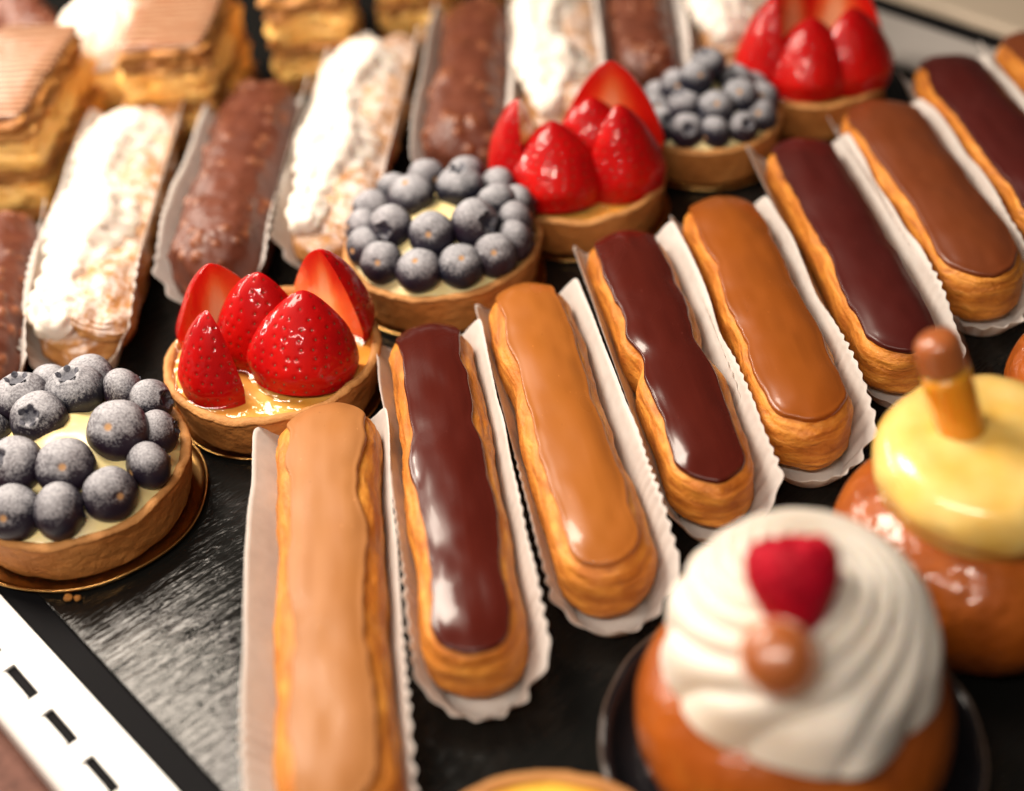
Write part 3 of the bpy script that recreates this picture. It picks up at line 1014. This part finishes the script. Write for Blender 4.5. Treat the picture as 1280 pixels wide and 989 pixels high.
blueberry_tart(-16.0, -1.1, 4.28, 2.15, 'sugar-dusted blueberry tart at the row end beside the slotted white rail', 11, B1,
               'gold card showing a wide rim under the blueberry tart by the slotted rail', 4.48)
B3 = [(0.99, 1.75, 3.6, 1.0, (0.0, 0.1, 1)), (-1.11, 1.45, 3.6, .95, (0.2, 0.2, -1)), (-1.97, -0.60, 3.5, .90, (-0.35, -0.75, 0.35)), (-0.31, -1.55, 3.55, .92, 'scar'), (1.48, -1.15, 3.6, 1.0, (0.6, -0.6, 0.4)), (2.45, 0.45, 3.3, .9, 'side'),
      (-0.45, 3.25, 3.15, .88, 'side'), (-1.85, 2.75, 3.0, .85, 'side'), (-2.85, 1.65, 2.95, .85, 'side'), (1.25, 3.25, 3.1, .88, 'side'), (2.55, 2.25, 3.0, .88, 'side'), (3.15, -0.35, 2.95, .85, 'side'), (-3.25, 0.40, 2.9, .82, 'side'),
      (-3.15, -0.95, 2.85, .82, 'side'), (-2.45, -2.15, 2.85, .85, 'scar'), (-0.95, -2.95, 2.85, .90, (0.1, 0.35, -0.9)), (0.75, -2.95, 2.85, .90, (-0.1, 0.5, -0.9)), (2.15, -2.45, 2.85, .88, 'scar'), (3.0, -1.55, 2.8, .85, 'side'), (3.3, 0.9, 2.9, .85, 'side')]
blueberry_tart(-2.25, 10.4, 4.22, 2.1, 'blueberry tart with a gap of pale cream showing, between two strawberry tarts', 12, B3,
               'gold card under the blueberry tart between two strawberry tarts', 4.25)
blueberry_tart(10.4, 18.5, 3.45, 2.0, 'dusty blueberry tart with specks of cream, beside the strawberry tart near the grey ledge', 13, ring_fill(3.45, 2.0, 5, 12, 6, .80) + [(0.1, 0.7, 4.25, .8, 'up'), (-0.6, -0.3, 4.15, .75, 'scar')],
               'gold card under the dusty blueberry tart near the grey ledge', 3.60)

# strawberries -----------------------------------------------------
def straw_mesh(seed, Rb=1.8, H=3.4, half=True, squash=0.92):
    """half strawberry: skin bulges to +Y, cut face looks to -Y, tip up"""
    rows, n = 90, 110
    t = np.linspace(0, 1, rows)
    prof = Rb * np.clip(1 - t ** 1.62, 0, 1) ** 0.66 * (0.90 + 0.10 * sstep(0, 0.25, t))
    tt = t * H
    a0, a1 = (0.0, PI) if half else (0.0, 2 * PI)
    th = np.linspace(a0, a1, n, endpoint=half)
    T, A = np.meshgrid(np.arange(rows), th, indexing='ij')
    r = prof[T]
    X, Y, Z = r * np.cos(A), r * np.sin(A) * squash, tt[T]
    k = 1 + 0.05 * fbm(np.stack([X * 0.6, Y * 0.6, Z * 0.6], -1) + seed, seed, 2)
    X, Y = X * k, Y * k
    P = np.stack([X, Y, Z], -1)
    D = np.stack([np.cos(A), np.sin(A), 0 * A + 0.4], -1)
    D /= np.linalg.norm(D, axis=-1, keepdims=True)
    # seed lattice
    seeds = []
    rows_s = 11
    for i in range(rows_s):
        f = (i + 0.6) / rows_s
        rr = np.interp(f, t, prof)
        cnt = max(3, int((a1 - a0) * rr / 0.42))
        for q in range(cnt):
            ang = a0 + (a1 - a0) * (q + 0.25 + 0.5 * (i % 2) + 0.16 * math.sin(i * 5.1 + q * 2.7 + seed)) / cnt
            seeds.append((f, ang))
    dim = np.zeros(P.shape[:2])
    spots = []
    for f, ang in seeds:
        i = min(rows - 2, int(f * (rows - 1)))
        j = int(np.clip(round((ang - a0) / (a1 - a0) * (n - 1)), 0, n - 1))
        c = P[i, j]
        q = np.sum((P - c) ** 2, -1)
        dim = np.maximum(dim, np.exp(-q / 0.062 ** 2))
        spots.append((c, D[i, j]))
    P = P - D * (0.030 * dim)[..., None]
    V = P.reshape(-1, 3)
    F = grid_faces(rows, n, not half)
    mi = [0] * len(F)
    core = np.zeros(len(V))
    attr_d = dim.reshape(-1)
    if half:
        # cut face: strip grid between the two outlines
        m_ = 25
        L_, R_ = P[:, -1], P[:, 0]
        q = np.linspace(0, 1, m_)
        C = L_[:, None] * (1 - q)[None, :, None] + R_[:, None] * q[None, :, None]
        w = np.abs(q * 2 - 1)[None] * np.ones(rows)[:, None]
        zz = t[:, None] * np.ones(m_)[None]
        C[..., 1] += -0.05 * (1 - w ** 4) * (1 - zz)
        off = len(V)
        V = np.concatenate([V, C.reshape(-1, 3)])
        F2 = grid_faces(rows, m_, False, off, True)
        F = F + F2
        mi += [1] * len(F2)
        cr = np.clip(1.15 - w * 1.6, 0, 1) * (1 - zz ** 2.6)
        core = np.concatenate([core, cr.reshape(-1)])
        attr_d = np.concatenate([attr_d, np.zeros(rows * m_)])
    me = make_mesh('strawberry', V, F, [M['straw'], M['straw_cut']], attrs={'core': core, 'dimple': attr_d}, matidx=mi)
    # seeds
    SV, SF = [], []
    for c, d in spots:
        d = Vector(d)
        z = Vector((0, 0, 1))
        s_ = d.cross(z).normalized()
        up = s_.cross(d).normalized()
        o = len(SV)
        cc = Vector(c) - d * 0.024
        for (sx_, sz_, dp) in ((0.028, 0, 0), (0, 0.05, 0), (-0.028, 0, 0), (0, -0.05, 0), (0, 0, 0.02)):
            SV.append(tuple(cc + s_ * sx_ + up * sz_ + d * dp))
        SF += [(o, o + 1, o + 4), (o + 1, o + 2, o + 4), (o + 2, o + 3, o + 4), (o + 3, o, o + 4)]
    sm = make_mesh('strawberry_seeds', SV, SF, M['seed'], smooth=True)
    return me, sm
STRAW = [straw_mesh(3, 1.75, 3.0), straw_mesh(8, 1.65, 3.2), straw_mesh(21, 1.85, 2.85)]

def strawberry_tart(x, y, R, H, label, seed, pieces, card_label, rc, scale=1.0):
    gold_card(x, y, rc, card_label, 0.22)
    t = thing('strawberry_tart', label, 'tart', (x, y, 0), 0, 'strawberry tarts')
    tart_shell(t, R, H, seed)
    filling(t, R - 0.28, H - 0.14, 0.18, M['custard'], seed, 'custard', 0.05)
    foot = []
    for (px, py, pz, out_deg, lean, roll, s_, which) in pieces:
        me, sm = STRAW[which]
        o = obj('strawberry', me, t, (px * scale, py * scale, pz))
        o.scale = (s_ * scale,) * 3
        # local +Y points outwards; lean tips the top inwards (towards -Y)
        o.rotation_euler = (Matrix.Rotation(math.radians(out_deg - 90), 3, 'Z') @ Matrix.Rotation(math.radians(lean), 3, 'X') @ Matrix.Rotation(math.radians(roll), 3, 'Y')).to_euler()
        sd = obj('seeds', sm, o)
        sd['kind'] = 'stuff'
        foot.append((px * scale, py * scale, math.radians(out_deg), 1.72 * s_ * scale))
    def men(X, Y):
        h = np.zeros_like(X)
        for fx, fy, a, r in foot:
            dx, dy = X - fx, Y - fy
            v = dx * math.cos(a) + dy * math.sin(a)
            w = -dx * math.sin(a) + dy * math.cos(a)
            d = np.where(v > 0, np.hypot(v / 0.92, w) - r, np.hypot(np.maximum(np.abs(w) - r, 0), v))
            h = np.maximum(h, 0.22 * np.exp(-np.maximum(d, 0) / 0.16))
        return h
    filling(t, R - 0.26, H - 0.03, 0.20, M['glaze'], seed + 1, 'glaze', 0.05, men, 90, 180)
    return t

S2 = [(-1.95, 1.25, 2.05, 118, 2, 2, 1.12, 1), (-1.85, -1.50, 1.9, 218, 5, 2, 1.06, 1), (-0.25, 0.30, 2.05, 254, 3, -6, 1.20, 0), (1.30, -1.30, 1.9, 274, 12, -9, 1.22, 2), (2.25, 1.35, 2.1, 44, 2, 7, 1.20, 1)]
strawberry_tart(-9.1, 4.2, 4.25, 2.05, 'glazed strawberry tart of five seeded halves, next to the blueberry tart at the row end', 31, S2,
                'gold card under the glazed strawberry tart beside the pale coffee eclair', 4.15)
S4 = [(-2.0, 0.3, 2.05, 170, -4, -8, 1.30, 1), (-1.05, -1.45, 1.9, 262, 12, 2, 1.22, 2), (0.75, 0.2, 2.05, 268, 4, 0, 1.18, 0), (1.95, -1.05, 1.9, 296, 6, 0, 1.20, 1), (1.6, 1.2, 2.1, 80, 0, 2, 1.46, 1)]
strawberry_tart(3.95, 14.6, 3.95, 2.0, 'strawberry tart between two blueberry tarts', 32, S4,
                'gold card under the strawberry tart between two blueberry tarts', 4.0)
S6 = [(-1.9, 0.0, 2.05, 186, -2, -4, 1.25, 1), (-0.5, -1.35, 1.9, 262, 8, 0, 1.20, 2), (1.5, -0.9, 1.9, 296, 4, 0, 1.25, 2), (1.2, 1.1, 2.1, 70, 0, 0, 1.48, 1), (-0.8, 1.3, 2.1, 110, 0, 0, 1.32, 1)]
strawberry_tart(16.0, 21.6, 3.60, 2.0, 'strawberry tart at the end of the tart row by the grey ledge', 33, S6,
                'gold card under the strawberry tart by the grey ledge', 3.65)

# ------------------------------------------------------------------ layered custard slices
def layer_mesh(name, Lx, Ly, z0, z1, mat, seed, jag=0.06, bulge=0.0, freq=1.6):
    """slab with uneven cut sides: Lx wide, Ly long"""
    n = 132
    k = np.linspace(0, 4, n, endpoint=False)
    s_ = k % 1
    side = k.astype(int)
    cx = np.select([side == 0, side == 1, side == 2, side == 3], [-1 + 2 * s_, np.ones(n), 1 - 2 * s_, -np.ones(n)])
    cy = np.select([side == 0, side == 1, side == 2, side == 3], [-np.ones(n), -1 + 2 * s_, np.ones(n), 1 - 2 * s_])
    nrm = np.maximum((np.abs(cx) ** 14 + np.abs(cy) ** 14) ** (1 / 14), 1e-6)
    cx, cy = cx / nrm, cy / nrm
    rows = 11
    Vs = []
    for zt, rr in [(0, 0.0), (0, 0.6)] + [(t, 1.0) for t in np.linspace(0, 1, rows)] + [(1, 0.6), (1, 0.0)]:
        x, y, z = cx * rr * Lx / 2, cy * rr * Ly / 2, z0 + (z1 - z0) * zt
        P = np.stack([x, y, np.full(n, z)], -1)
        if rr == 1.0:
            d = jag * fbm(np.stack([x * freq, y * freq, P[:, 2] * freq * 2.2], -1) + seed, seed, 3) + bulge * math.sin(PI * zt)
            d = d - 0.05 * (abs(zt - 0.5) * 2) ** 6 + jag * 0.9 * fbm(np.stack([x * 0.8 + 31 * len(Vs), y * 0.8, x * 0], -1), seed + 50, 2)
            P[:, 0] += d * cx
            P[:, 1] += d * cy
        P[:, 2] += 0.03 * fbm(np.stack([P[:, 0], P[:, 1], P[:, 2] * 0 + z], -1), seed + 3, 2)
        Vs.append(P)
    return make_mesh(name, np.array(Vs), grid_faces(len(Vs), n, True), mat, weld=True)

def custard_slice(x, y, rz, Lx, Ly, label, seed, icing_top=True, k=1.0):
    t = thing('custard_slice', label, 'cake slice', (x, y, 0), rz, 'layered custard slices')
    lay = [('pastry_layer', 0.02, 0.75, 'flaky', .30, 0.0), ('cream_layer', 0.70, 1.75, 'layer_cream', .22, .16), ('pastry_layer', 1.70, 2.35, 'flaky', .30, 0.0),
           ('cream_layer', 2.30, 3.55, 'layer_cream', .22, .18), ('pastry_layer', 3.50, 4.45, 'flaky', .30, 0.02)]
    for i, (nm, a, b, m_, jag, bul) in enumerate(lay):
        obj(nm, layer_mesh(nm, Lx, Ly, a * k, b * k, M[m_], seed + i, jag, bul), t)
    if icing_top:
        obj('icing', layer_mesh('slice_icing', Lx * 0.99, Ly * 0.99, 4.40 * k, 4.62 * k, M['slice_icing'], seed + 9, 0.04), t)
    return t

custard_slice(-22.0, 22.9, math.radians(-8), 4.2, 9.0, 'custard slice with feathered icing behind the end nut eclair', 71, k=1.26)
custard_slice(-14.6, 27.3, math.radians(-6), 4.2, 7.6, 'custard slice with feathered icing right behind the thick-cream eclair', 72, k=1.26)
custard_slice(-8.4, 32.0, math.radians(2), 4.0, 7.6, 'tall layered custard slice behind the nut eclair by the first strawberry tart', 73, k=1.24)
custard_slice(-2.9, 35.6, math.radians(2), 4.0, 7.2, 'layered custard slice behind the gap of two eclairs', 74, k=1.24)
custard_slice(2.6, 39.6, math.radians(4), 4.0, 7.2, 'layered custard slice furthest along its row', 75, k=1.24)

# cream-topped pastry and chocolate cake squeezed in behind the slices
def rosette_mesh(name, R, H, ridges, twist, mat, amp=0.16, seed=0, tail=None, rings=150, n=240, flat=0.0):
    rr = np.linspace(0, 1, rings)
    th = np.linspace(0, 2 * PI, n, endpoint=False)
    RR, TH = np.meshgrid(rr, th, indexing='ij')
    ph = ridges * (TH - twist * (1 - RR) ** 1.1 * 2.2)
    rid = np.abs(np.cos(ph / 2)) ** 0.65
    fade = sstep(0.0, 0.22, RR)
    lift = H * (1 - RR ** 2.3) ** 0.75
    rad = R * (RR ** 0.9) * (1 + amp * 0.20 * (rid - 0.5) * fade)
    Z = lift + amp * 1.5 * (rid - 0.6) * fade * (1 - 0.6 * RR)
    under = sstep(0.93, 1.0, RR)
    Z = Z - 0.5 * under
    k = 1 + 0.02 * fbm(np.stack([np.cos(TH) * 1.2, np.sin(TH) * 1.2, RR], -1), seed, 2)
    rad = rad * k
    if tail is not None:
        ta, tl = tail
        dth = np.angle(np.exp(1j * (TH - ta)))
        rad = rad + tl * np.exp(-(dth / 0.28) ** 2) * RR ** 5
        Z = Z + 0.45 * np.exp(-(dth / 0.26) ** 2) * RR ** 4
    V = np.stack([rad * np.cos(TH), rad * np.sin(TH), Z], -1)
    return make_mesh(name, V, grid_faces(rings, n, True), mat, weld=True)

puff = thing('cream_puff', 'choux puff topped with white whipped cream behind the custard slices', 'cream puff', (-19.0, 30.4, 0), 0)
Vp, Fp = lathe([(0, 0.02), (2.2, 0.02), (2.8, 0.8), (2.9, 1.8), (2.5, 2.9), (1.5, 3.5), (0, 3.7)], 72, lambda V: V + 0.08 * fbm(V * 0.9, 4, 2)[..., None])
Vp[..., 2] = np.maximum(Vp[..., 2], 0)
obj('bun', make_mesh('bun', Vp, Fp, M['layer_cream'], weld=True), puff)
obj('whipped_cream', rosette_mesh('puff_cream', 2.7, 2.2, 9, 0.5, M['whip']), puff, (0, 0, 3.3))
nut_eclair((-25.5, 36.0), (-21.8, 29.6), 3.6, 4.4, 'dark nut-studded chocolate piece behind the feathered slice by the rail', 590)

# ------------------------------------------------------------------ soaked cakes in black dishes
def dish(x, y, R, label):
    prof = [(0, 0.05), (R * 0.82, 0.05), (R * 0.90, 0.12), (R * 0.955, 0.55), (R * 0.99, 0.85), (R, 0.88), (R * 0.995, 0.93), (R * 0.97, 0.92), (R * 0.93, 0.60), (R * 0.88, 0.20), (R * 0.80, 0.13), (0, 0.13)]
    def wob(V):
        th = np.arctan2(V[..., 1], V[..., 0])
        V[..., 2] += 0.04 * np.sin(16 * th) * sstep(0.3, 0.9, V[..., 2])
        return V
    V, F = lathe(prof, 160, wob)
    t = thing('pastry_dish', label, 'dish', (x, y, 0), 0, 'black dishes under the soaked cakes')
    obj('bowl', make_mesh('dish_bowl', V, F, M['dish'], weld=True), t)
    th = np.linspace(0, 2 * PI, 160, endpoint=False)
    tube = []
    for a in np.linspace(0, 2 * PI, 8, endpoint=False):
        r = R + 0.045 * math.cos(a)
        tube.append(np.stack([r * np.cos(th), r * np.sin(th), 0.94 + 0.045 * math.sin(a) + 0.04 * np.sin(16 * th)], -1))
    tube.append(tube[0])
    obj('rim', make_mesh('dish_rim', np.array(tube), grid_faces(9, 160, True), M['dish_rim'], weld=True), t)
    return t

def baba_body(parent, R, H, seed, z0=0.16):
    prof = [(0, 0), (R * 0.72, 0), (R * 0.86, 0.15), (R * 0.95, 0.8)]
    for a in np.linspace(0.0, PI / 2, 22):
        prof.append((R * math.cos(a) ** 0.75, H * 0.38 + (H * 0.62) * math.sin(a) ** 0.95))
    V, F = lathe(prof, 128, lambda V: V + (0.07 * fbm(V * 0.8, seed, 3) * np.clip(V[..., 2] / 0.5, 0, 1))[..., None] * np.array([1, 1, 0.5]))
    V[..., 2] = np.maximum(V[..., 2], 0)
    return obj('soaked_cake', make_mesh('baba', V, F, M['baba'], weld=True), parent, (0, 0, z0))

def pipette(base, tip, label, r=0.42, fill=0.72):
    """plastic pipette stuck into the cake: tube, syrup inside, rounded bulb end"""
    b, t_ = Vector(base), Vector(tip)
    L = (t_ - b).length
    q = (t_ - b).to_track_quat('Z', 'Y').to_euler()
    t = thing('pipette', label, 'pipette', base)
    t.rotation_euler = q
    prof = [(r * 0.5, -1.6), (r * 0.8, -0.6)] + [(r * 0.98 - 0.03 * r * z, z * L * 0.66) for z in np.linspace(0, 1, 8)]
    V, F = lathe([(0, -1.7)] + prof + [(0, L * 0.66)], 40)
    obj('syrup', make_mesh('syrup', V, F, M['rum'], weld=True), t)
    prof = [(0, L * 0.67), (r * 0.96, L * 0.67), (r * 0.95, L * 0.72), (r * 0.94, L * 0.80)]
    for a in np.linspace(0, PI / 2, 10):
        prof.append((r * 0.93 * math.cos(a) ** 0.8, L - r * 0.7 + r * 0.7 * math.sin(a)))
    V, F = lathe(prof, 40)
    obj('bulb', make_mesh('bulb', V, F, M['bulb'], weld=True), t)
    V, F = lathe([(r * 1.0, -0.5)] + [(r * 1.01 - 0.03 * r * z, z * L * 0.66) for z in np.linspace(0, 1, 8)], 40)
    obj('tube', make_mesh('tube', V, F, M['clear'], weld=True), t)
    return t

def raspberry_mesh():
    n, m_ = 110, 130
    ph = np.linspace(0, PI, n)
    th = np.linspace(0, 2 * PI, m_, endpoint=False)
    PH, TH = np.meshgrid(ph, th, indexing='ij')
    X, Y, Z = np.sin(PH) * np.cos(TH), np.sin(PH) * np.sin(TH), np.cos(PH)
    D = np.stack([X, Y, Z], -1)
    N = 110
    i = np.arange(N) + 0.5
    fz = 1 - 2 * i / N
    fa = PI * (1 + 5 ** 0.5) * i
    C = np.stack([np.sqrt(1 - fz ** 2) * np.cos(fa), np.sqrt(1 - fz ** 2) * np.sin(fa), fz], -1)
    dots = D.reshape(-1, 3) @ C.T
    ang = np.arccos(np.clip(dots.max(1), -1, 1)).reshape(n, m_)
    bump = np.sqrt(np.clip(1 - (ang / 0.21) ** 2, 0, 1))
    R = 0.90 + 0.09 * bump
    hollow = np.exp(-(PH / 0.35) ** 2)
    taper = 0.86 + 0.30 * np.clip(D[..., 2], -1, 0.6)
    V = np.stack([D[..., 0] * R * taper, D[..., 1] * R * taper, np.minimum(D[..., 2] * R * 1.12, 0.72 + 0.08 * bump) - 0.12 * hollow], -1)
    return make_mesh('raspberry', V, grid_faces(n, m_, True), M['raspberry'], weld=True)

bx, by = 7.0, -15.0
dish(bx, by, 5.5, 'black dish holding the soaked cake with the white cream swirl')
b1 = thing('soaked_cake', 'glossy brown soaked cake topped with a white whipped cream swirl', 'cake', (bx, by, 0), 0, 'soaked round cakes')
baba_body(b1, 4.5, 5.2, 81)
obj('cream_swirl', rosette_mesh('cream_swirl', 3.75, 3.4, 10, 2.1, M['whip'], 0.36, 3, tail=(math.radians(-86), 0.7)), b1, (0.15, 0.3, 5.0))
rb = obj('raspberry', raspberry_mesh(), None, (bx - 0.45, by - 0.80, 8.75), (math.radians(-38), 0, 0), 1.36)
tag(rb, 'red raspberry set on the white cream swirl', 'raspberry')
pipette((bx - 0.75, by - 1.9, 7.0), (bx - 1.45, by - 3.0, 8.8), 'amber pipette bulb poking out of the white cream under the raspberry', 0.98)

bx2, by2 = 13.9, -9.4
dish(bx2, by2, 3.7, 'black dish with a thin pale rim under the yellow-topped soaked cake')
b2 = thing('soaked_cake', 'brown soaked cake topped with glossy yellow cream', 'cake', (bx2, by2, 0), 0, 'soaked round cakes')
baba_body(b2, 4.4, 4.6, 82)
prof = [(0, -0.6), (2.4, -0.6), (3.2, -0.45)] + [(2.15 + 1.30 * math.cos(a), 0.72 + 1.15 * math.sin(a)) for a in np.linspace(-0.75, PI * 0.53, 20)] + [(1.4, 1.98), (0.8, 2.0), (0, 2.0)]
V, F = lathe(prof, 120, lambda V: V + (0.07 * fbm(V * 0.9, 9, 2))[..., None])
obj('yellow_cream', make_mesh('yellow_cream', V, F, M['mango'], weld=True), b2, (0.25, 0.4, 4.65))
pipette((13.4, -8.7, 6.1), (12.35, -7.8, 9.7), 'amber pipette with a brown rounded end standing in the yellow cream', 0.74)

b3 = thing('soaked_cake', 'plain brown soaked cake beyond the yellow-topped one', 'cake', (20.6, -2.6, 0), 0, 'soaked round cakes')
baba_body(b3, 3.2, 4.4, 83)

# lemon tart
gold_card(-0.6, -20.2, 4.0, 'gold card under the yellow curd tart')
lt = thing('curd_tart', 'round tart filled with yellow curd beside the dish of the white swirl cake', 'tart', (-0.6, -20.2, 0))
tart_shell(lt, 3.95, 2.5, 91)
filling(lt, 3.68, 2.42, 0.25, M['lemon'], 92, 'curd', 0.02)

# crumbs beside the end tart
for k, (cx_, cy_, r_) in enumerate([(-15.95, -5.74, 0.15), (-15.62, -5.78, 0.13)]):
    n_, m2 = 9, 12
    V, F = lathe([(r_ * math.sin(a), r_ * 0.8 * (1 - math.cos(a))) for a in np.linspace(0, PI, n_)], m2, lambda V: V * (1 + 0.25 * vnoise(V * 9 + k, 5))[..., None])
    V[..., 2] = np.maximum(V[..., 2], 0.0)
    c_ = obj('crumb', make_mesh('crumb', V, F, M['flaky'], weld=True), None, (cx_, cy_, 0.005))
    tag(c_, ['larger pastry crumb on the mat under the end tart edge', 'smaller pastry crumb on the mat under the end tart edge'][k], 'crumb', 'crumbs on the mat')
